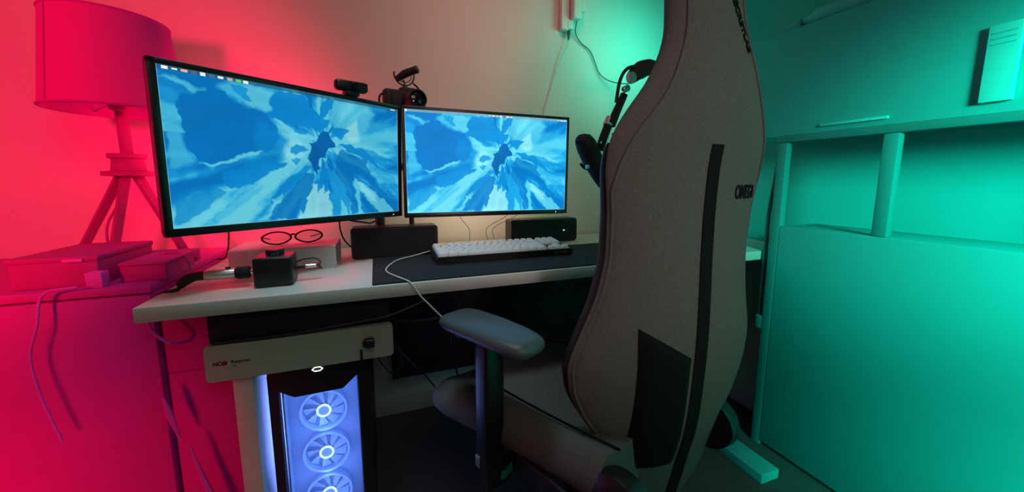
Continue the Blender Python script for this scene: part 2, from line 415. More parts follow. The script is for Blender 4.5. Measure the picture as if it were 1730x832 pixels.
def painting(nx, ny):
    u, v = np.meshgrid(np.linspace(0, 1, nx), np.linspace(0, 1, ny))
    cu, cv = uvp((700, 350))
    asp = 16 / 9
    wob = (fbm(u * 30, v * 18, 3, 5) - .5)
    wob2 = (fbm(u * 30 + 9, v * 18 + 4, 13, 5) - .5)
    dx = (u - cu) * asp; dy = v - cv; r = np.hypot(dx, dy) + 1e-4; th = np.arctan2(dy, dx)
    st = fbm(th * 5 + 20 + wob * .5, np.log(r) * 1.1 + 9, 21, 4)
    st2 = fbm(th * 13 + 40, np.log(r) * 1.6 + 5, 31, 3)
    f = np.clip((st - .5) * 2.3 + (st2 - .5) * .9 + .31 + .40 * np.exp(-(r / .26) ** 2), 0, .86)
    q = np.round(f * 6) / 6; f = .6 * q + .4 * f
    stops = [(0, (4, 120, 196)), (.35, BS), (.6, LT), (.85, PL), (1, WH)]
    img = np.zeros((ny, nx, 3))
    for c in range(3): img[..., c] = np.interp(f, [s[0] for s in stops], [s[1][c] for s in stops])
    U = u + wob * .034; V = v + wob2 * .054
    for col, al, soft, poly in SH:
        pp = [uvp(p) for p in poly]
        n = len(pp); inside = np.zeros(u.shape, bool); dist = np.full(u.shape, 9.0)
        for i in range(n):
            x1, y1 = pp[i]; x2, y2 = pp[(i + 1) % n]
            cnd = ((y1 > V) != (y2 > V)) & (U < (x2 - x1) * (V - y1) / ((y2 - y1) + 1e-12) + x1)
            inside ^= cnd
            ex, ey = (x2 - x1) * asp, y2 - y1; px, py = (U - x1) * asp, V - y1
            t = np.clip((px * ex + py * ey) / (ex * ex + ey * ey + 1e-12), 0, 1)
            dist = np.minimum(dist, np.hypot(px - t * ex, py - t * ey))
        sd = np.where(inside, dist, -dist)
        a = np.clip(sd / soft + .5, 0, 1) * al
        tone = 1 + (fbm(U * 9, V * 9, 55) - .5) * .14
        for c in range(3): img[..., c] = img[..., c] * (1 - a) + np.clip(col[c] * tone, 0, 255) * a
    img = np.clip(img, 0, 255) / 255
    return np.where(img <= .04045, img / 12.92, ((img + .055) / 1.055) ** 2.4)
NX, NY = 416, 234
PIC = painting(NX, NY)

def screenmat(name, strength, tint=(1, 1, 1)):
    m = bpy.data.materials.new(name); m.use_nodes = True
    nt = m.node_tree; N = nt.nodes; L = nt.links; b = N['Principled BSDF']
    b.inputs['Base Color'].default_value = (.005, .005, .005, 1); b.inputs['Roughness'].default_value = .5
    b.inputs['Specular IOR Level'].default_value = .2
    a = N.new('ShaderNodeAttribute'); a.attribute_name = 'picture'
    mx = N.new('ShaderNodeVectorMath'); mx.operation = 'MULTIPLY'; mx.inputs[1].default_value = tint
    L.new(a.outputs['Color'], mx.inputs[0]); L.new(mx.outputs[0], b.inputs['Emission Color'])
    b.inputs['Emission Strength'].default_value = strength
    return m
def screen_mesh(w, h, y, m, bar):
    xs = np.linspace(-w / 2, w / 2, NX); zs = np.linspace(h / 2, -h / 2, NY)
    X, Z = np.meshgrid(xs, zs)
    co = np.stack([X, np.full_like(X, y), Z], -1).reshape(-1, 3)
    idx = np.arange(NX * NY).reshape(NY, NX)
    F = np.stack([idx[:-1, :-1], idx[1:, :-1], idx[1:, 1:], idx[:-1, 1:]], -1).reshape(-1, 4)
    me = bpy.data.meshes.new('screen'); me.from_pydata(co.tolist(), [], F.tolist())
    at = me.color_attributes.new('picture', 'FLOAT_COLOR', 'POINT')
    img = PIC.copy()
    rows = int(NY * .028)
    img[:rows] = img[:rows] * .25 + np.array(bar) * .75
    img[:, 0] = (.35, .75, .95); img[:, -1] = (.35, .75, .95); img[-1] = (.3, .7, .95)
    rgba = np.concatenate([img, np.ones((NY, NX, 1))], -1).astype(np.float32).reshape(-1)
    at.data.foreach_set('color', rgba)
    me.materials.append(m)
    o = bpy.data.objects.new('screen', me); COL.objects.link(o)
    return o
def emis(name, c, s=1.0): return mat(name, (.02, .02, .02, 1), .5, noise=(50, .05), emit=(c[0], c[1], c[2], 1), estr=s)
ICW = emis('icon_white', (.8, .9, .95)); ICD = emis('icon_dim', (.08, .13, .25)); ICO = emis('icon_orange', (.8, .45, .3)); ICG = emis('icon_green', (.15, .6, .1)); ICY = emis('icon_yellow', (.7, .75, .25)); ICR = emis('icon_pink', (.6, .35, .4))
def monitor(name, label, loc, yaw, tilt, roll, strength, tint, bar, icons, led):
    t = thing(name, label, 'monitor', loc)
    t.rotation_euler = (Matrix.Rotation(yaw, 3, 'Z') @ Matrix.Rotation(-tilt, 3, 'X') @ Matrix.Rotation(-roll, 3, 'Y')).to_euler()
    w, h = .614, .365; bt, bb, bs = .010, .016, .010
    if name == 'monitor' and yaw > .3: bt, bb, bs = .012, .018, .014
    # bezel frame
    bm = bmesh.new()
    add_box(bm, (0, .010, h / 2 - bt / 2), (w, .022, bt), .0015)
    add_box(bm, (0, .010, -h / 2 + bb / 2), (w, .022, bb), .0015)
    add_box(bm, (-w / 2 + bs / 2, .010, 0), (bs, .022, h), .0015)
    add_box(bm, (w / 2 - bs / 2, .010, 0), (bs, .022, h), .0015)
    link('bezel', bm, M['bezel'], t)
    bm = bmesh.new(); add_box(bm, (0, .030, 0), (w - .004, .022, h - .004), .004); add_box(bm, (0, .05, -.02), (.36, .03, .22), .01)
    link('rear_housing', bm, M['black'], t)
    sw, sh = w - 2 * bs, h - bt - bb; zc = (bb - bt) / 2
    sc = screen_mesh(sw, sh, .0015, screenmat('screen_picture', strength, tint), bar); sc.parent = t; sc.location = (0, 0, zc)
    sc['label'] = 'lit screen with blue radiating clouds painting'
    for (fx, wd, hh, mt) in icons:
        i = box('taskbar_icon', (-sw / 2 + fx * sw, .0006, sh / 2 - sh * .014), (wd, .0006, hh), mt, sc, 0)
    lathe('power_light', [(.0012, -.0018), (.0012, .0)], M['ledw'], t, 12, (led * w, 0, -h / 2 + bb * .45), 'Y')
    return t
ic = [(.022, .010, .006, ICW), (.048, .009, .003, ICW), (.075, .011, .005, ICO), (.102, .009, .007, ICD), (.128, .009, .007, ICW), (.155, .009, .006, ICD), (.182, .010, .005, ICW), (.212, .010, .006, ICR), (.24, .010, .006, ICG), (.265, .010, .006, ICW), (.29, .010, .003, ICD), (.968, .018, .0025, ICW)]
ic2 = [(.006, .007, .006, ICW)] + [(.485 + .0225 * k, .008, .0045, (ICY, ICW, ICY, ICW, ICD, ICW, ICY)[k]) for k in range(7)] + [(.935, .004, .004, ICW), (.95, .004, .003, ICW), (.965, .012, .003, ICW), (.985, .007, .005, ICW)]
# coordinates come from solving the camera against the two screens
mL = monitor('monitor', 'larger looking left monitor turned inwards showing blue painting, webcam on its top edge', (-.163, 1.146, 1.061), .612, -.041, -.002, .90, (1, .95, .96), (.03, .10, .16), ic, .44)
mR = monitor('monitor', 'straight right monitor showing blue painting, behind the keyboard', (.397, 1.283, 1.056), .010, -.012, -.005, 1.15, (1, 1.03, 1.02), (.20, .38, .42), ic2, .42)

# monitor arm stand
ma = thing('monitor_stand', 'black pole with two arms standing on the desk behind the monitors', 'monitor stand', (.012, 1.44, .74))
box('clamp_base', (0, .02, .008), (.10, .12, .016), M['black'], ma, .003)
lathe('pole', [(.017, .016), (.017, .46)], M['black'], ma, 20)
tube('arm', [(0, 0, .335), (-.08, -.09, .335), (-.120, -.225, .325)], .014, M['black'], ma)
tube('arm', [(0, 0, .31), (.18, .0, .31), (.36, -.06, .31), (.384, -.095, .31)], .014, M['black'], ma)

# ------------------------------------------------------------------ speakers
def speaker(label, x0, x1, y, h, lean, led):
    t = thing('speaker', label, 'speaker', ((x0 + x1) / 2, y, .74)); w = x1 - x0
    bm = bmesh.new(); add_prism(bm, rrect(-w / 2, w / 2, .002, h, .010), 0, .072)
    e = [x for x in bm.edges if abs(x.verts[0].co.y - x.verts[1].co.y) < 1e-5]
    bmesh.ops.bevel(bm, geom=e, offset=.003, segments=2, affect='EDGES')
    link('speaker_body', bm, M['black'], t)
    bm = bmesh.new(); add_prism(bm, rrect(-w / 2 + .006, w / 2 - .006, .008, h - .006, .008), -.003, .0005)
    link('grille', bm, M['blackm'], t)
    for s in (-1, 1): box('rubber_foot', (s * w * .38, .035, .001), (.02, .05, .002), M['black'], t, 0)
    if led:
        lathe('power_light', [(.0022, -.0055), (.0022, -.002)], M['ledb'], t, 14, (w * .285, 0, h * .5), 'Y')['label'] = 'small bright blue-white light'
        lathe('volume_knob', [(.007, -.006), (.0085, -.003), (.0085, 0)], M['black'], t, 20, (w * .33, 0, h * .52), 'Y')
    return t
speaker('low black speaker between the two monitors, without a light', -.082, .200, 1.30, .105, 0, False)
speaker('low black speaker under the right monitor with a blue light', .510, .812, 1.395, .100, 0, True)

# ------------------------------------------------------------------ keyboard
kb = thing('keyboard', 'black keyboard with white keycaps standing on the desk mat', 'keyboard', (.399, 1.112, .7442)); kb.rotation_euler = (math.radians(4.5), 0, math.radians(.3))
KW, KD = .468, .140
bm = bmesh.new()
add_prism(bm, rrect(-KW / 2, KW / 2, .0005, .023, .004), 0, KD)
e = [x for x in bm.edges if abs(x.verts[0].co.y - x.verts[1].co.y) < 1e-5]
bmesh.ops.bevel(bm, geom=e, offset=.003, segments=2, affect='EDGES')
link('keyboard_case', bm, M['black'], kb)
box('printed_mark', (.172, -.0002, .012), (.008, .0006, .003), M['inkg'], kb, 0)
box('printed_mark', (.200, -.0002, .012), (.024, .0006, .003), M['inkg'], kb, 0)
for s in (-1, 1): box('rear_foot', (s * .19, .125, -.0032), (.03, .012, .008), M['black'], kb, .001)
U1 = .0249
def keymesh(wu, du=1):
    bm = bmesh.new(); w = wu * U1 - .0022; d = U1 * du - .0022
    lay = [(w / 2, d / 2, 0, 0), (w / 2 - .0006, d / 2 - .0006, .004, 0), (w / 2 - .0034, d / 2 - .0034, .0105, .0006), (w / 2 - .0048, d / 2 - .0048, .0112, .0006)]
    R = []
    for (a, b, z, oy) in lay:
        ring = []
        for (sx, sy) in ((1, 1), (-1, 1), (-1, -1), (1, -1)):
            rr = .0012; cx = sx * (a - rr); cy = sy * (b - rr)
            a0 = {(1, 1): 0, (-1, 1): 90, (-1, -1): 180, (1, -1): 270}[(sx, sy)]
            for k in range(3):
                an = math.radians(a0 + 45 * k); ring.append(bm.verts.new((cx + rr * cos(an), cy + rr * sin(an) + oy, z)))
        R.append(ring)
    for i in range(len(R) - 1):
        n = len(R[i])
        for j in range(n): bm.faces.new((R[i][j], R[i][(j + 1) % n], R[i + 1][(j + 1) % n], R[i + 1][j]))
    bm.faces.new(R[0][::-1]); bm.faces.new(R[-1])
    return bm
rows = [
 [(1.25, 0), (1.25, 0), (1.25, 0), (6.0, 0), (1.25, 0), (1.25, 0), (1.25, 0), (1.25, 0), ('g', .3), (1, 0), (1, 0), (1, 0)],
 [(2.25, 0)] + [(1, 0)] * 10 + [(2.5, 0), ('g', .3), ('g', 1), (1, 0), ('g', 1)],
 [(1.75, 0)] + [(1, 0)] * 11 + [(2.0, 0)],
 [(1.5, 0)] + [(1, 0)] * 12 + [(1.25, 0), ('g', .3), (1, 0), (1, 0), (1, 0)],
 [(1, 0)] * 13 + [(1.75, 0), ('g', .3), (1, 0), (1, 0), (1, 0)],
 [(1, 0), ('g', .8), (1, 0), (1, 0), (1, 0), (1, 0), ('g', .45), (1, 0), (1, 0), (1, 0), (1, 0), ('g', .45), (1, 0), (1, 0), (1, 0), (1, 0), ('g', .35), (1, 0), (1, 0), (1, 0)],
]
cache = {}
for ri, row in enumerate(rows):
    x = -KW / 2 + .006; y = .013 + ri * .0222
    if ri == 5: y += .003
    tot = sum(r[1] if r[0] == 'g' else r[0] for r in row)
    for k in row:
        if k[0] == 'g': x += k[1] * U1; continue
        wu = k[0]
        if wu not in cache:
            o = link('keycap', keymesh(wu, .9), M['key'], kb); cache[wu] = o
        else:
            o = cache[wu].copy(); COL.objects.link(o); o.parent = kb
        o.location = (x + wu * U1 / 2, y, .0225 + (.001 if ri in (0, 4, 5) else 0))
        x += wu * U1
tag(tube('cable', [(.225, 1.245, .762), (.205, 1.275, .765), (.15, 1.285, .752), (.11, 1.262, .748), (.055, 1.215, .7465), (.022, 1.12, .7465), (.022, 1.06, .7465), (.050, .99, .7465), (.068, .956, .745), (.079, .9465, .735), (.095, .943, .708), (.118, .943, .68), (.150, .945, .642), (.19, .95, .60), (.25, 1.0, .56), (.3, 1.2, .5)], .0021, M['cablew']),
    'thin white keyboard cable looping over the desk mat and desk edge', 'cable')

# ------------------------------------------------------------------ silver riser + glasses
rs = thing('riser_stand', 'small silver metal stand carrying the eyeglasses', 'stand', (-.252, 1.20, .74))
bm = bmesh.new()
prof = [(0, .004), (0, .060), (.003, .066), (.009, .069), (.150, .069), (.157, .066), (.160, .060), (.160, .004), (.154, .004), (.154, .060), (.150, .063), (.010, .063), (.006, .060), (.006, .004)]
def yz_prism(bm, prof, x0, x1):
    a = [bm.verts.new((x0, p[0], p[1])) for p in prof]; b = [bm.verts.new((x1, p[0], p[1])) for p in prof]
    bm.faces.new(a); bm.faces.new(b[::-1]); n = len(prof)
    for i in range(n): bm.faces.new((a[i], a[(i + 1) % n], b[(i + 1) % n], b[i]))
for v in prof: pass
yz_prism(bm, [(p[0], p[1] if p[1] > .01 else .020) for p in prof], -.134, .134)
link('shell', bm, M['alu'], rs)
for s in (-1, 1):
    for (ya, yb) in ((-.0004, .0055), (.1545, .1604)):
        bm = bmesh.new(); add_prism(bm, [(s * .134, .066), (s * .134, .003), (s * .130, .0), (s * .098, .0), (s * .092, .006), (s * .088, .020), (s * .088, .066)], ya, yb)
        link('foot_plate', bm, M['alu'], rs)

gl = thing('eyeglasses', 'dark framed eyeglasses lying on the silver stand', 'eyeglasses', (-.238, 1.262, .8098), math.radians(14)); gl.scale = (1.36, 1.2, 1.12)
GX = .031
for s in (-1, 1):
    pts = []
    for k in range(24):
        a = 2 * PI * k / 24
        pts.append((s * GX + .0255 * cos(a) * (1 + .06 * cos(2 * a)), 0.005 * (abs(cos(a))) , .0185 + .0165 * sin(a)))
    tube('rim', pts, .0021, M['black'], gl, closed=True, smooth=False)
    bm = bmesh.new(); vs = [bm.verts.new((s * GX + (p[0] - s * GX) * .97, p[1] + .0003, .0185 + (p[2] - .0185) * .97)) for p in pts]; bm.faces.new(vs)
    r = bmesh.ops.extrude_face_region(bm, geom=bm.faces[:]); [setattr(v, 'co', v.co + Vector((0, .0012, 0))) for v in r['geom'] if isinstance(v, bmesh.types.BMVert)]
    link('lens', bm, M['lensclear'], gl)
    tube('temple', [(s * (GX + .026), .003, .024), (s * (GX + .028), .03, .020), (s * (GX + .022), .075, .010), (s * (GX + .012), .10, .003)], .0016, M['black'], gl)
tube('bridge', [(-.006, .003, .024), (0, .001, .027), (.006, .003, .024)], .0021, M['black'], gl)

# ------------------------------------------------------------------ volume box with connectors
vb = thing('volume_box', 'small black cube with a round knob and cables at both sides', 'audio controller', (-.245, 1.068, .74), math.radians(2))
box('box_body', (0, 0, .0375), (.083, .082, .073), M['black'], vb, .006, 4)
lathe('knob', [(.020, .073), (.0205, .075), (.0205, .086), (.019, .088)], M['black'], vb, 32, (-.001, .008, 0))
for k in range(3): box('knob_mark', (-.004 + k * .006, -.0125, .0775), (.002, .0012, .002), M['alu'], vb, 0)
xl = thing('xlr_plug', 'silver audio plug with a thick black cable left of the black cube', 'plug', (-.293, 1.062, .776), math.radians(4))
lathe('ring', [(.006, 0), (.006, -.008)], M['chrome'], xl, 20, axis='X')
lathe('collar', [(.0125, -.006), (.015, -.008), (.015, -.032), (.0125, -.036)], M['blackm'], xl, 24, axis='X')
lathe('barrel', [(.0115, -.036), (.0125, -.038), (.0125, -.092), (.0115, -.096)], M['silver'], xl, 24, axis='X')
box('latch', (-.05, 0, .0135), (.010, .006, .006), M['black'], xl, .001)
tube('boot', [(-.094, 0, 0), (-.115, 0, -.001), (-.132, 0, -.008), (-.145, .004, -.020)], [.0105, .0105, .0115, .009], M['blackm'], xl, 14)
tube('cord', [(-.140, .002, -.012), (-.150, .006, -.028), (-.168, .012, -.034), (-.19, .02, -.045), (-.205, .03, -.09), (-.21, .05, -.2)], .0045, M['cableb'], xl)
jk = thing('jack_plug', 'black and chrome jack plug with thin cable right of the black cube', 'plug', (-.202, 1.072, .778), math.radians(3))
lathe('sleeve', [(.006, 0), (.0065, .004), (.0062, .020), (.005, .023)], M['black'], jk, 20, axis='X')
lathe('barrel', [(.0052, .022), (.0052, .046), (.004, .049)], M['chrome'], jk, 20, axis='X')['label'] = 'chrome barrel'
tube('cord', [(.048, 0, 0), (.056, .002, .002), (.056, .008, .010), (.042, .014, .017), (.012, .018, .014), (-.005, .03, .004), (-.015, .05, -.015), (-.02, .07, -.03)], .0018, M['cableb'], jk)

# ------------------------------------------------------------------ webcam on left monitor
wc = thing('webcam', 'small black webcam perched on the top edge of the left monitor', 'webcam', (-.052, 1.222, 1.246), math.radians(35))
wc.rotation_euler = (0, math.radians(0), math.radians(22))
box('webcam_body', (0, 0, .026), (.092, .028, .030), M['black'], wc, .009, 4)
box('face_plate', (.004, -.0145, .026), (.078, .003, .022), M['bezel'], wc, .001)
lathe('webcam_lens', [(.008, -.0195), (.0095, -.016), (.0095, -.012)], M['lens'], wc, 24, (.004, 0, .026), 'Y')
box('clip', (0, .004, .006), (.040, .034, .014), M['black'], wc, .003)
box('clip_tongue', (0, .040, -.016), (.034, .006, .05), M['black'], wc, .002)

# ------------------------------------------------------------------ photo camera with shotgun mic on a post
cs = thing('camera_stand', 'slim black post holding the photo camera behind the monitors', 'stand', (.122, 1.408, .74))
lathe('post_foot', [(.035, 0), (.035, .008), (.012, .012)], M['black'], cs, 24)
lathe('post', [(.009, .012), (.009, .495)], M['black'], cs, 16)
lathe('mount_plate', [(.02, .49), (.02, .500)], M['black'], cs, 24)
cm = thing('photo_camera', 'black camera with round lens facing the room above the monitor seam', 'camera', (.110, 1.43, 1.242), math.radians(14))
bm = bmesh.new()
add_box(bm, (0, 0, .040), (.140, .042, .070), .009, 3)
add_box(bm, (.015, 0, .076), (.055, .04, .022), .007, 3)
add_box(bm, (-.058, -.014, .038), (.024, .03, .064), .008, 3)
link('camera_body', bm, M['blackm'], cm)
ln = lathe('lens_barrel', [(.034, -.018), (.036, -.024), (.036, -.060), (.033, -.064), (.033, -.088), (.030, -.092), (.0285, -.092), (.0275, -.080)], M['black'], cm, 36, (.022, 0, .036), 'Y', close=False)
lathe('front_glass', [(.0276, -.079), (.020, -.083), (.008, -.085), (.001, -.0855)], M['lens'], ln, 36, (.022, 0, .036), 'Y')
for k in range(3):
    bmr = bmesh.new(); add_lathe(bmr, [(.0362, -.030 - k * .010), (.0372, -.032 - k * .010), (.0372, -.036 - k * .010), (.0362, -.038 - k * .010)], 36, (.022, 0, .036), 'Y', close=False); link('focus_ring', bmr, M['blackm'], ln)
tube('strap_loop', [(-.066, -.01, .060), (-.083, -.012, .050), (-.088, -.012, .030), (-.078, -.01, .006), (-.066, -.01, .004)], .0035, M['blackm'], cm)
bm = bmesh.new(); add_prism(bm, [(.062, .068), (.072, .060), (.100, -.01), (.060, -.01)], .0, .018); link('side_bracket', bm, M['black'], cm)
mc = thing('shotgun_microphone', 'tiny microphone in a round shock mount on top of the photo camera', 'microphone', (.118, 1.43, 1.330), math.radians(14))
lathe('shoe', [(.008, 0), (.008, .006)], M['black'], mc, 16)
rng = [(-.002 + .036 * cos(math.radians(a)), 0, .043 + .036 * sin(math.radians(a))) for a in range(-190, 25, 12)]
tube('mount_ring', rng, .0030, M['black'], mc)
rng = [(-.002 + .026 * cos(math.radians(a)), 0, .043 + .026 * sin(math.radians(a))) for a in range(-165, 15, 12)]
tube('inner_ring', rng, .0016, M['black'], mc)
bm = bmesh.new(); add_tube(bm, [(-.022, .02, .030), (.000, .0, .046), (.026, -.02, .058), (.034, -.026, .062)], [.010, .014, .012, .012], 16); link('microphone_body', bm, M['blackm'], mc)
lathe('microphone_cap', [(.013, -.0), (.0135, .006), (.0135, .014), (.011, .017)], M['black'], mc, 24, rot=(math.radians(75), 0, math.radians(48)), loc=(.027, -.018, .058))
tube('prong', [(-.012, 0, .030), (-.002, 0, .018), (-.002, 0, .004)], .003, M['black'], mc)
tube('cord', [(.030, 0, .018), (.046, 0, .006), (.054, 0, -.006), (.053, 0, -.026)], .0035, M['cableb'], mc)

# ------------------------------------------------------------------ microphone on boom arm (right, behind chair)
def W3(*p): return p
mic = thing('studio_microphone', 'dark round-headed microphone hanging beside the chair back', 'microphone', (.690, 1.10, 1.10))
bm = bmesh.new(); add_tube(bm, [(-.036, 0, .036), (-.020, 0, .014), (.005, 0, -.030), (.035, -.01, -.085), (.05, -.015, -.115)], [.028, .0345, .034, .030, .024], 24)
add_lathe(bm, [(.001, .026), (.018, .022), (.027, .012), (.030, 0)], 24, (-.030, 0, .028))
link('microphone_body', bm, M['blackm'], mic)
tube('yoke', [(-.028, .02, -.045), (.0, .03, -.06), (.05, .02, -.06), (.075, 0, 0), (.085, 0, .06)], .005, M['black'], mic)
box('yoke_knob', (-.020, -.01, -.055), (.010, .016, .014), M['silver'], mic, .003)
ba = thing('boom_arm', 'black jointed microphone boom arm curving behind the chair back', 'boom arm', (1.02, 1.46, .74))
def b(x, y, z):
    return (x - 1.02 - (.026 if y < 1.15 else 0), y - 1.46, z - .74)
lathe('desk_clamp', [(.028, 0), (.028, .03), (.016, .035), (.016, .10)], M['black'], ba, 24)
tube('lower_arm', [b(1.02, 1.46, .84), b(1.03, 1.35, 1.15), b(1.03, 1.2, 1.42)], .013, M['black'], ba)
tube('upper_arm', [b(1.03, 1.2, 1.40), b(.96, 1.12, 1.395), b(.90, 1.10, 1.375), b(.862, 1.10, 1.345)], [.018, .026, .030, .020], M['blackm'], ba, 14)
tube('cable_guide', [b(.90, 1.09, 1.388), b(.84, 1.09, 1.372), b(.812, 1.09, 1.33), b(.800, 1.09, 1.26)], .006, M['cableb'], ba)
lathe('joint_disc', [(.019, -.006), (.019, .006)], M['silver'], ba, 28, rot=(math.radians(90), 0, math.radians(10)), loc=b(.842, 1.07, 1.338))['label'] = 'silver joint disc'
lathe('joint_bolt', [(.011, -.006), (.011, .012)], M['chrome'], ba, 20, rot=(math.radians(90), 0, 0), loc=b(.824, 1.075, 1.302))['label'] = 'chrome bolt'
tube('spring_arm', [b(.838, 1.10, 1.29), b(.815, 1.10, 1.24), b(.792, 1.10, 1.185)], .013, M['blackm'], ba, 14)
tube('spring_arm', [b(.812, 1.08, 1.262), b(.792, 1.08, 1.225), b(.776, 1.08, 1.19)], .012, M['blackm'], ba, 14)
tube('sleeve', [b(.780, 1.09, 1.208), b(.768, 1.09, 1.183)], .0155, M['silver'], ba, 16, smooth=False)['label'] = 'silver sleeve'
tube('end_tube', [b(.772, 1.09, 1.185), b(.752, 1.09, 1.135), b(.745, 1.095, 1.10)], .0145, M['blackm'], ba, 14)
lathe('end_screw', [(.004, -.004), (.004, .004)], M['chrome'], ba, 12, loc=b(.737, 1.08, 1.125))

# ------------------------------------------------------------------ wall socket box with cables
wb = thing('wall_plug_adapter', 'pale plug adapter box on the back wall above the right monitor', 'plug adapter', (.84, 1.57, 1.65))
box('adapter_body', (-.025, -.018, .11), (.040, .030, .21), M['whitep'], wb, .006)
box('adapter_body', (.018, -.034, .145), (.042, .062, .20), M['whitep'], wb, .006)
box('side_socket', (.050, -.034, .105), (.022, .05, .05), M['whitep'], wb, .004)
box('lower_plug', (.000, -.020, .030), (.034, .030, .040), M['whitep'], wb, .006)
lathe('cable_boot', [(.003, -.030), (.008, .0), (.008, .012)], M['cableg'], wb, 14, (.0, -.018, .0))
tag(tube('cable', [(.845, 1.552, 1.63), (.80, 1.56, 1.53), (.765, 1.565, 1.42), (.73, 1.565, 1.30), (.70, 1.563, 1.15)], .0018, M['cablew']), 'thin pale straight cable hanging from the wall plug adapter', 'cable')
tag(tube('cable', [(.868, 1.53, 1.70), (.872, 1.55, 1.655), (.905, 1.56, 1.62), (.955, 1.56, 1.59), (.985, 1.56, 1.54), (1.005, 1.56, 1.50), (1.04, 1.55, 1.47), (1.075, 1.52, 1.45), (1.09, 1.45, 1.43)], .0024, M['cableg']), 'wavy dark cable running from the wall plug down to the boom arm', 'cable')

# thin cables under the monitors and desk
def cab(pts, r, m, label): return tag(tube('cable', pts, r, m), label, 'cable')
cab([(-.50, 1.45, .742), (-.455, 1.40, .76), (-.43, 1.36, .83), (-.42, 1.33, .90), (-.40, 1.30, .96)], .0022, M['cableb'], 'black cable dropping from the left monitor behind the silver stand')
cab([(-.10, 1.27, .905), (-.09, 1.33, .872), (-.04, 1.38, .855), (-.02, 1.40, .85), (.01, 1.43, .86)], .0032, M['cableb'], 'thick black cable under the left monitor running to the pole')
cab([(-.11, 1.30, .89), (-.115, 1.34, .84), (-.10, 1.36, .79), (-.05, 1.38, .745), (.0, 1.42, .743)], .0025, M['cableb'], 'black cable curving down beside the left speaker')
for k, (x0, x1) in enumerate(((.30, .36), (.50, .44), (.545, .47))):
    cab([(x0, 1.38, .93), (x0 + .01, 1.44, .86), (x1, 1.50, .80), (x1 + .01, 1.53, .742)], .0012, M['cableg'],
        ['thin grey cable left of the three hanging under the right monitor', 'middle thin grey cable hanging under the right monitor', 'thin grey cable nearest the right speaker under the right monitor'][k])
cab([(-.36, .976, .634), (-.22, .972, .636), (-.06, .972, .646), (.03, .975, .655), (.14, 1.0, .685), (.22, 1.05, .70)], .0050, M['cableb'], 'black cable lying along the top edge of the grey drawer front')
cab([(.03, 1.02, .618), (.10, 1.05, .600), (.17, 1.06, .600), (.22, 1.06, .625), (.23, 1.1, .69)], .0050, M['cableb'], 'thick black cable looping right of the drawer under the desk')
cab([(.03, 1.0, .560), (.06, 1.0, .52), (.09, 1.02, .47), (.12, 1.1, .40), (.16, 1.2, .30)], .0024, M['cableb'], 'thin black cable falling from the drawer towards the chair seat')
cab([(-.02, 1.02, .54), (-.005, 1.016, .50), (.02, 1.02, .47), (.05, 1.03, .49), (.045, 1.04, .54)], .0022, M['cableb'], 'thin black cable loop beside the top of the computer case')
cab([(.60, 1.43, .70), (.66, 1.42, .62), (.72, 1.42, .56), (.80, 1.42, .60), (.86, 1.43, .69)], .0030, M['cableb'], 'black cable sagging under the desk in front of the chair back')
cab([(.22, 1.2, .70), (.215, 1.2, .60), (.225, 1.2, .52), (.22, 1.2, .42), (.25, 1.25, .30)], .0035, M['cableb'], 'black cable hanging straight down behind the armrest')

# ------------------------------------------------------------------ dresser, lamp, boxes (left)
ds = thing('dresser', 'low plain dresser with red light in its colour against the back wall left of the desk', 'dresser', (-.93, 1.30, 0))
span('carcass', -.45, .440, -.235, .255, .03, .745, M['dresser'], ds)
span('plinth', -.42, .40, -.21, .25, 0, .03, M['dresser'], ds)
span('top_board', -.46, .440, -.25, .262, .745, .765, M['dresser'], ds)
span('front_panel', -.446, .438, -.250, -.236, .035, .742, M['dresser'], ds)
lc = thing('low_cabinet', 'low plain cabinet with red light in its colour under the desk between the dresser and the computer', 'cabinet', (-.405, 1.29, 0))
span('cabinet_body', -.082, .062, -.225, .20, .02, .540, M['dresser'], lc)
span('upper_box', -.082, .029, -.225, .20, .540, .700, M['dresser'], lc)
span('cabinet_foot', -.065, .057, -.215, .19, 0, .02, M['dresser'], lc)
def flatbox(name, label, cat, x0, x1, y0, y1, h, lid=None):
    t = thing(name, label, cat, ((x0 + x1) / 2, (y0 + y1) / 2, .765))
    w, d = x1 - x0, y1 - y0
    box('box_body', (0, 0, h * .42), (w, d, h * .84), M['boxd'], t, .004)
    box('lid', (0, 0, h * .90), (w + .004, d + .004, h * .18), M['boxd'], t, .003)
    return t
flatbox('storage_box', 'larger flat dark box with red light in its colour on the dresser, left of the lamp legs', 'box', -.735, -.590, 1.08, 1.30, .070)
flatbox('storage_box', 'smaller flat dark box with red light in its colour on the dresser, nearest the desk', 'box', -.560, -.475, 1.09, 1.24, .046)
cd = span('card', -.645, -.612, 1.074, 1.079, .822, .829, M['pale_redlit'], None, .0005); tag(cd, 'small bright paper strip leaning on the left dark box', 'card')
pp = span('paper_note', -.600, -.572, 1.052, 1.078, .7652, .800, M['pale_redlit'], None, .001); tag(pp, 'small upright pale note between the two dark boxes', 'note')
stt = [span('magazine', -.70 + .012 * k, -.50 + .010 * k, 1.315, 1.345, .7652, .800, M['boxd'], None, .002) for k in range(1)]
tag(stt[0], 'dark low book standing behind the dark boxes on the dresser', 'book')
cab([(-.565, 1.20, .800), (-.50, 1.19, .815), (-.465, 1.17, .80), (-.452, 1.15, .770)], .0022, M['boxd'], 'dark cable arching down from the right dark box to the dresser top')

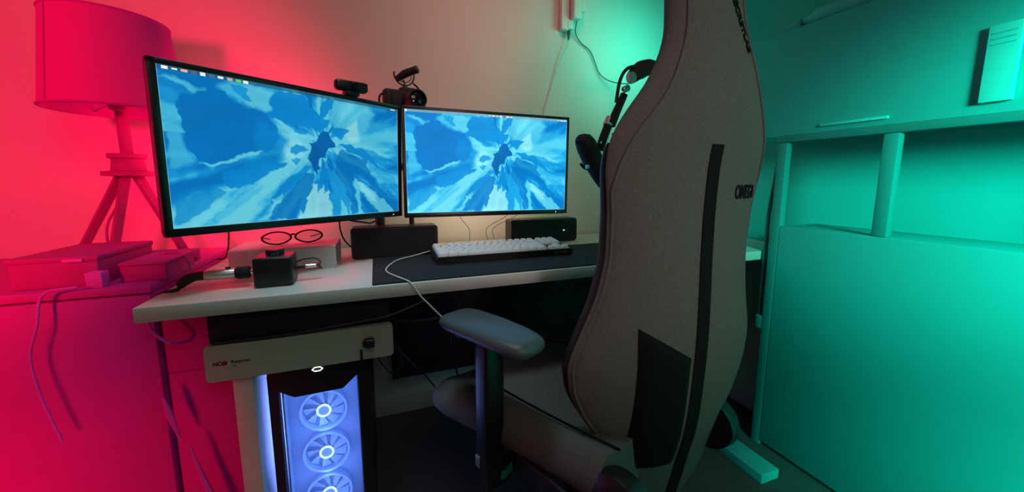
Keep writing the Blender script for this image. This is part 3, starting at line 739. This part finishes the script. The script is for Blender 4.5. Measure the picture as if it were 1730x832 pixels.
lp = thing('table_lamp', 'tripod table lamp, red light in its colour, with a wide drum shade standing on the dresser', 'lamp', (-.665, 1.40, .765))
legs = [(-.115, -.06), (-.012, -.11), (.125, -.03)]
hz = .262
for k, (lx, ly) in enumerate(legs):
    bm = bmesh.new(); add_tube(bm, [(lx * .10, ly * .10, hz), (lx, ly, .006)], [.0135, .0115], 4, smooth=False); link('leg', bm, M['lampwood'], lp, smooth=False)
lathe('hub', [(.030, hz - .016), (.058, hz - .014), (.058, hz - .002), (.038, hz), (.034, hz + .030), (.036, hz + .034), (.042, hz + .036), (.042, hz + .048), (.012, hz + .050)], M['lampwood'], lp, 28)
lathe('stem', [(.014, hz + .045), (.014, .47)], M['lampwood'], lp, 16)
for (a, lx) in ((0, 0),):
    box('socket', (0, 0, .455), (.040, .034, .05), M['lampwood'], lp, .004)
sh0, sh1, R0, R1 = .425, .672, .150, .124
bm = bmesh.new(); add_lathe(bm, [(R0, sh0), (R1, sh1), (R1 - .003, sh1), (R0 - .003, sh0), (R0, sh0)], 64, close=False)
shd = link('lamp_shade', bm, M['shade'], lp)
bm = bmesh.new(); add_lathe(bm, [(R0 - .0035, sh0 + .001), (R1 - .0035, sh1 - .001)], 64, close=False); link('lining', bm, M['shadein'], shd)
for (rr, zz) in ((R0, sh0 + .003), (R1, sh1 - .003)):
    tube('hem', [(rr * cos(a), rr * sin(a), zz) for a in [2 * PI * k / 64 for k in range(64)]], .0032, M['trimd'], shd, closed=True, smooth=False)
tube('seam', [(R0 * cos(-2.15) * 1.005, R0 * sin(-2.15) * 1.005, sh0), (R1 * cos(-2.15) * 1.005, R1 * sin(-2.15) * 1.005, sh1)], .0022, M['trimd'], shd, smooth=False)
for a in (0.3, 2.4, 4.5):
    tube('spider_arm', [(.0, 0, sh0 + .035), (R0 * .97 * cos(a), R0 * .97 * sin(a), sh0 + .014)], .0018, M['trimd'], shd, smooth=False)
lb = lathe('bulb', [(.013, .48), (.014, .50), (.028, .53), (.030, .55), (.022, .575), (.002, .582)], M['shadein'], lp, 24)
tube('cord', [(.012, -.02, hz - .01), (-.02, -.03, .17), (-.045, -.04, .11), (-.048, -.045, .05), (-.05, -.05, .004)], .003, M['lampwood'], lp)

cab([(-.600, 1.030, .776), (-.655, 1.030, .765), (-.668, 1.022, .70), (-.685, 1.022, .64), (-.683, 1.022, .57), (-.672, 1.022, .50), (-.66, 1.022, .44)], .0028, M['pale_redlit'], 'pale cable hanging in a long arc in front of the dresser')
cab([(-.489, 1.018, .690), (-.478, 1.016, .660), (-.455, 1.022, .632), (-.440, 1.045, .622), (-.436, 1.064, .618)], .0035, M['pale_redlit'], 'short pale curved cable piece just below the desk corner')
sp = thing('floor_strap', 'two pale slanting straps with red light in their colour in front of the dresser under the desk', 'strap', (-.45, 1.03, 0))
bm = bmesh.new(); add_tube(bm, [(-.032, -.005, .50), (-.024, -.005, .455), (-.010, -.005, .385)], [.003, .007, .002], 6); link('strap_piece', bm, M['pale_redlit'], sp)
bm = bmesh.new(); add_tube(bm, [(.004, -.005, .375), (.018, -.005, .30), (.036, -.005, .22), (.05, -.005, .14), (.06, -.005, .0)], [.002, .005, .008, .009, .009], 6); link('strap_piece', bm, M['pale_redlit'], sp)

# ------------------------------------------------------------------ shelf unit on the right
un = thing('wall_shelf_unit', 'tall shelf unit, green light in its colour, with upper and lower cupboards along the right wall', 'shelf unit', (1.40, .25, 0))
ox, oy = 1.40, .25
def us(name, x0, x1, y0, y1, z0, z1, m, bev=.004): return span(name, x0 - ox, x1 - ox, y0 - oy, y1 - oy, z0, z1, m, un, bev)
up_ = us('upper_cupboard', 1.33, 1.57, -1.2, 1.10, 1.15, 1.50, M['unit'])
up_['label'] = 'closed upper cupboard with green light in its colour'
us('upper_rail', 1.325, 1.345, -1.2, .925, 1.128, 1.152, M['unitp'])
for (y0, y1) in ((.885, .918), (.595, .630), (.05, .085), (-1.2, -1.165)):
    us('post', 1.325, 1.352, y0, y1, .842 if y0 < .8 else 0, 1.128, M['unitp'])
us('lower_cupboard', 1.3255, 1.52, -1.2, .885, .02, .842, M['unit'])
us('edge_strip', 1.322, 1.332, .625, .790, 1.168, 1.176, M['pale_greenlit'], .001)['label'] = 'short pale edge strip'
us('end_brace', 1.325, 1.345, .915, .942, .45, .50, M['unitp'])
tube('brace', [(1.345 - ox, .915 - oy, 1.14), (1.342 - ox, .938 - oy, .88), (1.342 - ox, .938 - oy, .5)], .007, M['unitp'], un, 8, smooth=False)
pv = thing('vented_panel', 'small pale upright vented panel, green light in its colour, on the front of the upper cupboard', 'panel', (1.322, .437, 1.175))
box('plate', (0, 0, .085), (.012, .050, .168), M['pale_greenlit'], pv, .002)
for k in range(3): box('slot', (-.0062, .0, .150 - k * .012), (.002, .036, .003), M['unit'], pv, 0)
# rolled bedding on top
def pillow(label, y0, y1, r, x):
    bm = bmesh.new(); n = 10
    pts = [(0, (y1 - y0) * (k / n - .5), r * .92) for k in range(n + 1)]
    rad = [r * min(1, .45 + 2.2 * math.sqrt(max(0, min(k, n - k)) / n)) for k in range(n + 1)]
    add_tube(bm, pts, rad, 20, smooth=False)
    for v in bm.verts: v.co.z = max(0.0, v.co.z * .85); v.co.x *= 1.25
    o = link('rolled_bedding', bm, M['pillow'], None, loc=(x, (y0 + y1) / 2, 1.50)); return tag(o, label, 'bedding')
pillow('small pale bedding roll with green light in its colour on the shelf unit, nearest the chair', .905, .955, .022, 1.37)
pillow('long pale bedding roll with green light in its colour on top of the shelf unit', .46, .90, .032, 1.38)

fb = box('floor_plank', (1.195, .83, .017), (.082, .165, .034), M['pale_greenlit'], None, .003); tag(fb, 'short pale flat plank with green light in its colour on the floor right of the chair', 'plank')

# ------------------------------------------------------------------ gaming chair
YAW = math.radians(20)
ch = thing('gaming_chair', 'high-backed grey fabric gaming chair seen from behind, turned to the desk', 'chair', (.630, .580, 0), YAW)
rowsB = [ # z, half width, edge forward e, y offset, thickness centre, side half thickness
 (.140, .060, .020, .070, .05, .010), (.200, .105, .025, .056, .06, .010), (.260, .145, .030, .042, .06, .010), (.330, .175, .045, .028, .07, .011), (.395, .205, .060, .012, .08, .012), (.462, .257, .072, .004, .085, .013),
 (.530, .291, .080, .000, .09, .013), (.597, .299, .082, -.003, .09, .013), (.664, .272, .076, -.004, .09, .013), (.748, .240, .063, -.002, .085, .013),
 (.832, .223, .054, .001, .085, .013), (.933, .226, .048, .002, .085, .013), (1.034, .240, .046, -.002, .085, .013), (1.084, .237, .045, -.010, .085, .013),
 (1.134, .211, .042, -.018, .085, .013), (1.185, .173, .036, -.022, .085, .013), (1.235, .146, .030, -.018, .085, .013), (1.286, .122, .026, -.010, .085, .014),
 (1.336, .110, .024, .0, .085, .016), (1.400, .104, .022, .01, .08, .018), (1.430, .096, .020, -.012, .06, .016), (1.445, .06, .02, .0, .03, .01)]
_z = [r[0] for r in rowsB]
def brow(z): return [float(np.interp(z, _z, [r[k] for r in rowsB])) for k in range(1, 6)]
def smooth_row(z):
    a = [brow(z + d) for d in (-.02, -.01, 0, .01, .02)]
    return [sum(q[k] for q in a) / 5 for k in range(5)]
def back_y(s, z):
    h, e, yo, T, r = smooth_row(z)
    return yo + e * abs(s) ** 2.4 + r * (1 - math.sqrt(max(0, 1 - abs(s) ** 9)))
def front_y(s, z):
    h, e, yo, T, r = smooth_row(z)
    return yo + e * abs(s) ** 2.4 + (2 * r if abs(s) > .999 else 0) * 0 + (T * (1 - abs(s) ** 3) + 2 * r * abs(s) ** 3) - r * (1 - math.sqrt(max(0, 1 - abs(s) ** 9)))
def seat_shell():
    bm = bmesh.new(); rings = []; NS = 26
    zs = [.140 + (1.445 - .140) * k / 76 for k in range(77)]
    for z in zs:
        h = smooth_row(z)[0]; ring = []
        S_ = [sin(PI / 2 * (-1 + 2 * k / NS)) for k in range(NS + 1)]
        for s in S_: ring.append(bm.verts.new((s * h, back_y(s, z), z)))
        for s in reversed(S_[1:-1]): ring.append(bm.verts.new((s * h, front_y(s, z), z)))
        rings.append(ring)
    for i in range(len(rings) - 1):
        A, B = rings[i], rings[i + 1]; n = len(A)
        for j in range(n): bm.faces.new((A[j], A[(j + 1) % n], B[(j + 1) % n], B[j]))
    bm.faces.new(rings[0]); bm.faces.new(rings[-1])
    return bm
bk = link('backrest', seat_shell(), M['fabric'], ch, angle=80, loc=(.054, .005, 0), rot=(0, 0, math.radians(-15.5)))
for s in (-1, 1):
    pts = []
    for k in range(40):
        z = .34 + (1.42 - .34) * k / 39; ss = .975 - .20 * min(1, max(0, (z - .98) / .17))
        h = smooth_row(z)[0]; pts.append((s * ss * h, back_y(ss, z) - .0008, z))
    tube('piping', pts, .0032, M['fabric'], bk, 8, n=2)
# centre stripe follows the rear surface
bm = bmesh.new(); prev = None
for k in range(40):
    z = .16 + (1.075 - .16) * k / 39
    w = .0175 + .003 * (1 - k / 39)
    row = [bm.verts.new((x, back_y(x / smooth_row(z)[0], z) - dy, z)) for (x, dy) in ((-w, 0), (-w, .0022), (w, .0022), (w, 0))]
    if prev:
        for j in range(3): bm.faces.new((prev[j], prev[j + 1], row[j + 1], row[j]))
    else: bm.faces.new(row)
    prev = row
bm.faces.new(prev)
link('centre_stripe', bm, M['fabd'], bk)['label'] = 'black vertical centre stripe'
def wrap_text(s, size, x, z, bold=0, m=None, name='embroidery', rotz=0, sx=1.0):
    o = text(name, s, size, m or M['fabd'], bk, (0, 0, 0), (0, 0, 0), .0012, bold)
    ca, sa = cos(rotz), sin(rotz)
    for v in o.data.vertices:
        tx, ty, tz = v.co; tx *= sx
        X = x + tx * ca - ty * sa; Z = z + tx * sa + ty * ca
        v.co = (X, back_y(min(.99, abs(X) / smooth_row(Z)[0]), Z) - .0006 - tz, Z)
    return o
wrap_text('OMEGA', .044, .135, .972, .0011, sx=.66)
wrap_text('SECRETLAB', .024, .058, 1.325, .0012, rotz=math.radians(-66), sx=1.0)
for (dx, dz) in ((0, 0),):
    bmf = bmesh.new()
    fr_ = [(.085, .990), (.185, .990), (.185, .940), (.085, .940)]
    for i in range(4):
        x0, z0 = fr_[i]; x1, z1 = fr_[(i + 1) % 4]
        pts = [(x0 + (x1 - x0) * t / 6, 0, z0 + (z1 - z0) * t / 6) for t in range(7)]
        pts = [(p[0], back_y(p[0] / smooth_row(p[2])[0], p[2]) - .0006, p[2]) for p in pts]
# raised dark panel modelled in place of a shadow on the back
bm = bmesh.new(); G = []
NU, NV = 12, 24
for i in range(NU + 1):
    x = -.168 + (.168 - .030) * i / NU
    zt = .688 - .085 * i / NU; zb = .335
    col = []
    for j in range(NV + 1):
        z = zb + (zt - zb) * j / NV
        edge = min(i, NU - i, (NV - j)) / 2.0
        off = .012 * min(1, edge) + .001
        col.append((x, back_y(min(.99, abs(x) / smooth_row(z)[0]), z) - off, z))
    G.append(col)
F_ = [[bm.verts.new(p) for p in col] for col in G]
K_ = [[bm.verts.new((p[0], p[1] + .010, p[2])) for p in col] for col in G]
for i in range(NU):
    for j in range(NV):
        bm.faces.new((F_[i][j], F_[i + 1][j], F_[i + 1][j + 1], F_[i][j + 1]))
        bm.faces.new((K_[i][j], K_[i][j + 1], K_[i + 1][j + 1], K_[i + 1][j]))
link('back_shadow_panel', bm, M['fabd'], bk)['label'] = 'black flat panel in place of a shadow, low on the left half of the back'
# dark side bolsters (front wings)
for s in (-1, 1):
    bm = bmesh.new(); rings = []
    K = 44
    for k in range(K):
        z = .46 + (1.075 - .46) * k / (K - 1); t = k / (K - 1)
        h, e, yo, T, r = smooth_row(z)
        q = math.sin(PI * min(1, max(0, t))) ** .35 if 0 < t < 1 else .05
        cx = s * (h - .008); cy = yo + e + 2 * r + .002
        rx, ry = .009 * q + .002, .013 * q + .002
        rings.append([bm.verts.new((cx + rx * cos(a), cy + ry * sin(a), z)) for a in [2 * PI * j / 16 for j in range(16)]])
    for i in range(K - 1):
        for j in range(16): bm.faces.new((rings[i][j], rings[i][(j + 1) % 16], rings[i + 1][(j + 1) % 16], rings[i + 1][j]))
    bm.faces.new(rings[0]); bm.faces.new(rings[-1])
    link('side_bolster', bm, M['leather'], bk)['label'] = 'black leather side bolster'
# seat cushion
def seat_mesh():
    bm = bmesh.new(); rings = []; NY_ = 36
    for i in range(NY_ + 1):
        t = i / NY_; y = .085 + .535 * t
        w = .232 + .080 * t ** 1.6
        endf = 1.0
        if t > .80: q = (t - .80) / .20; endf = math.sqrt(max(0, 1 - q ** 2.4)); w *= .70 + .30 * endf
        zt = .462 - .006 * t; zb = .335 + .025 * t
        mid = (zt + zb) / 2 + .012 * (1 - endf); ht = (zt - zb) / 2 * max(.10, endf)
        ring = []
        for j in range(40):
            a = 2 * PI * j / 40; ca, sa = cos(a), sin(a)
            x = w * (abs(ca) ** .42) * (1 if ca > 0 else -1)
            z = ht * (abs(sa) ** .62) * (1 if sa > 0 else -1)
            if sa > 0:
                u = abs(x) / w
                z += .030 * math.exp(-((u - .86) / .16) ** 2) * endf * sa - .012 * (1 - u) * endf
            else:
                x *= (1 - .22 * abs(sa))
            ring.append(bm.verts.new((x, y, mid + z)))
        rings.append(ring)
    for i in range(NY_):
        for j in range(40): bm.faces.new((rings[i][j], rings[i][(j + 1) % 40], rings[i + 1][(j + 1) % 40], rings[i + 1][j]))
    bm.faces.new(rings[0]); bm.faces.new(rings[-1]); return bm
st_ = link('seat', seat_mesh(), M['seatf'], ch, angle=80, loc=(0, 0, -.030), rot=(0, 0, math.radians(5)))
for s in (-1, 1):
    tube('seat_piping', [(s * .150, .08, .4655), (s * .172, .20, .475), (s * .178, .32, .476), (s * .176, .44, .474), (s * .160, .54, .464), (s * .12, .585, .446)], .0028, M['fabd'], st_)
bm = bmesh.new(); add_box(bm, (0, .30, .325), (.36, .40, .02), .006); add_box(bm, (0, .28, .290), (.20, .26, .05), .012)
link('tilt_mechanism', bm, M['black'], ch)
for s in (-1, 1):
    bm = bmesh.new()
    add_lathe(bm, [(.066, -.02), (.072, .006), (.068, .022), (.050, .034), (.02, .038)], 32, (0, 0, 0), 'X')
    for v in bm.verts:
        if s < 0: v.co.x = -v.co.x
    hc = link('hinge_cover', bm, M['black'], ch, loc=(s * .205, .030, .362))
    box('hinge_bar', (s * .262, .16, .335), (.012, .26, .05), M['black'], ch, .004)
lathe('gas_lift', [(.028, .07), (.028, .18), (.020, .185), (.020, .285)], M['black'], ch, 24, (0, .28, 0))
hub = lathe('base_hub', [(.05, .055), (.055, .065), (.05, .11), (.035, .12)], M['black'], ch, 28, (0, .28, 0))
for k in range(5):
    a = math.radians(20 + 72 * k); dx, dy = cos(a), sin(a)
    bm = bmesh.new(); add_tube(bm, [(dx * .04, .28 + dy * .04, .085), (dx * .18, .28 + dy * .18, .082), (dx * .31, .28 + dy * .31, .070)], [.028, .023, .016], 8)
    lg = link('base_leg', bm, M['black'], ch)
    cx, cy = dx * .305, .28 + dy * .305
    for q in (-1, 1):
        lathe('caster_wheel', [(.020, -.010), (.027, -.007), (.027, .007), (.020, .010)], M['blackm'], lg, 20, rot=(PI / 2, 0, a + PI / 2), loc=(cx + q * .014 * cos(a + PI / 2 + PI / 2) * 0 + q * .014 * -sin(a), cy + q * .014 * cos(a), .027))
    lathe('caster_stem', [(.008, .03), (.008, .062)], M['black'], lg, 12, (cx, cy, 0))
# armrests
def armrest(s):
    px, py = s * .292, .345
    bm = bmesh.new(); yw = math.radians(7) * (-s if s < 0 else -1) * (1 if s < 0 else 1)
    yw = math.radians(6) if s < 0 else math.radians(-6)
    K = 40; layers = []
    def outline(sc, inset):
        out = []
        for k in range(K):
            a = 2 * PI * k / K; ca, sa = cos(a), sin(a)
            x = (.060 - inset) * (abs(ca) ** .42) * (1 if ca > 0 else -1)
            y = (.146 - inset) * (abs(sa) ** .38) * (1 if sa > 0 else -1)
            out.append((x * sc * (1.0 - .10 * (y < 0) * abs(y) / .13), y))
        return out
    for (z, ins) in ((0, .016), (.004, .006), (.012, .001), (.020, 0), (.027, .003), (.0325, .010), (.035, .020)):
        layers.append([bm.verts.new((x, y, z - .004 * (y / .13) ** 2)) for x, y in outline(1, ins)])
    for i in range(len(layers) - 1):
        for j in range(K): bm.faces.new((layers[i][j], layers[i][(j + 1) % K], layers[i + 1][(j + 1) % K], layers[i + 1][j]))
    bm.faces.new(layers[0]); bm.faces.new(layers[-1])
    pad = link('armrest_pad', bm, M['pad'], ch, loc=(px, py, .632), rot=(0, 0, yw), angle=70)
    box('pad_plate', (0, -.01, -.006), (.066, .17, .012), M['black'], pad, .004)
    box('adjust_button', (-.036 * 1, .07, -.004), (.010, .022, .010), M['black'], pad, .002)
    po = box('armrest_post', (px + s * .008, py - .012, .468), (.056, .046, .320), M['black'], ch, .007, 3)
    box('post_inner', (px + s * .008, py - .012, .300), (.040, .036, .10), M['black'], po, .004)
    box('height_button', (px + s * .008 - .0285, py + .0, .325), (.004, .016, .03), M['silver'], po, .001)
    bm = bmesh.new(); add_tube(bm, [(px - s * .004, py - .005, .285), (px - s * .02, py - .005, .262), (s * .20, py - .005, .285), (s * .10, py - .005, .305)], [.022, .024, .02, .02], 8)
    link('armrest_bracket', bm, M['black'], ch)
armrest(-1); armrest(1)

# ------------------------------------------------------------------ lights
RED = (1, .0, .077); GRN = (0, 1, .66)
spot('red_tint_spot_upper', (-1.25, -.25, 1.35), (-1.02, 1.5, 1.20), .12, 152, RED, 56, .5)  # unseen spot added for the red colour cast on the left
spot('red_tint_spot_lower', (-1.25, .0, .14), (-.98, 1.10, .16), .32, 84, RED, 54, .5)  # second unseen red spot, added for the area below the desk top
area('red_wall_tint_fill', (-.34, 1.40, 1.04), (-.40, 1.57, 1.10), .40, 3.2, RED, .3)  # unseen red light added behind the monitor to tint the wall
area('warm_desk_glow', (.40, 1.40, 1.00), (.38, 1.57, .92), .45, .85, (1, .70, .45), .2)
spot('green_tint_spot', (.80, -.45, 1.30), (1.50, .22, .98), .15, 160, GRN, 64, .75)  # unseen spot added for the green colour cast on the right
spot('green_tint_spot_low', (.88, -.50, .55), (1.45, .15, .10), .15, 85, GRN, 58, .7)  # unseen green spot added for the lower right side
area('green_wall_tint_fill', (1.17, 1.24, 1.58), (1.08, 1.57, 1.58), .35, 2.1, GRN, .25)  # unseen green light added behind the chair top to tint the wall
spot('chair_fill_spot', (.48, -1.4, 1.10), (.72, .58, 1.04), .20, 36, (1, .77, .73), 38, .85)  # unseen spot added to brighten only the chair back
area('room_fill', (.4, -.9, 2.2), (.3, .95, .72), 1.0, 1.2, (1, .93, .86), None, math.radians(90))  # unseen soft fill added behind the camera to lift the desk front
area('desk_fill', (-.02, .80, 2.35), (.02, 1.02, .74), .5, 1.05, (.70, 1, 1), .3, math.radians(55))  # unseen overhead fill added to brighten the desk top
area('wall_wash', (.42, .62, 2.36), (.40, 1.57, 1.45), .5, 1.45, (1, .30, .27), .3, math.radians(75))  # unseen warm light added to redden the middle of the back wall
for zz in (.46, .32, .18): point('pc_light', (-.162, 1.056, zz), .02, .10, (.12, .30, 1))
area('pc_front_light', (-.163, 1.053, .27), (-.163, 1.2, .27), .165, .42, (.13, .30, 1), .42)
area('seat_blue_fill', (-.030, 1.045, .34), (.40, 1.02, .36), .03, .16, (.30, .42, 1), .22)  # unseen blue light added outside the case to tint the seat
area('pc_side_light', (-.20, 1.22, .28), (-.6, 1.22, .28), .25, 2.6, (.20, .30, 1), .40)
w = bpy.data.worlds.new('world'); S.world = w; w.use_nodes = True
w.node_tree.nodes['Background'].inputs[0].default_value = (.5, .55, .6, 1); w.node_tree.nodes['Background'].inputs[1].default_value = .006

# ------------------------------------------------------------------ camera
cam = bpy.data.cameras.new('camera'); co = bpy.data.objects.new('camera', cam); COL.objects.link(co)
co.location = (0, 0, 1.0)
pitch = math.atan(85 / 625); yaw = math.radians(20.2)
co.rotation_euler = (PI / 2 - pitch, 0, -yaw)
cam.sensor_width = 36; cam.lens = 625 / 1730 * 36
cam.shift_y = -26 / 1730; cam.clip_start = .02
S.camera = co
S.view_settings.view_transform = 'Standard'; S.view_settings.look = 'None'; S.view_settings.exposure = 0; S.view_settings.gamma = 1
S.view_settings.use_curve_mapping = False
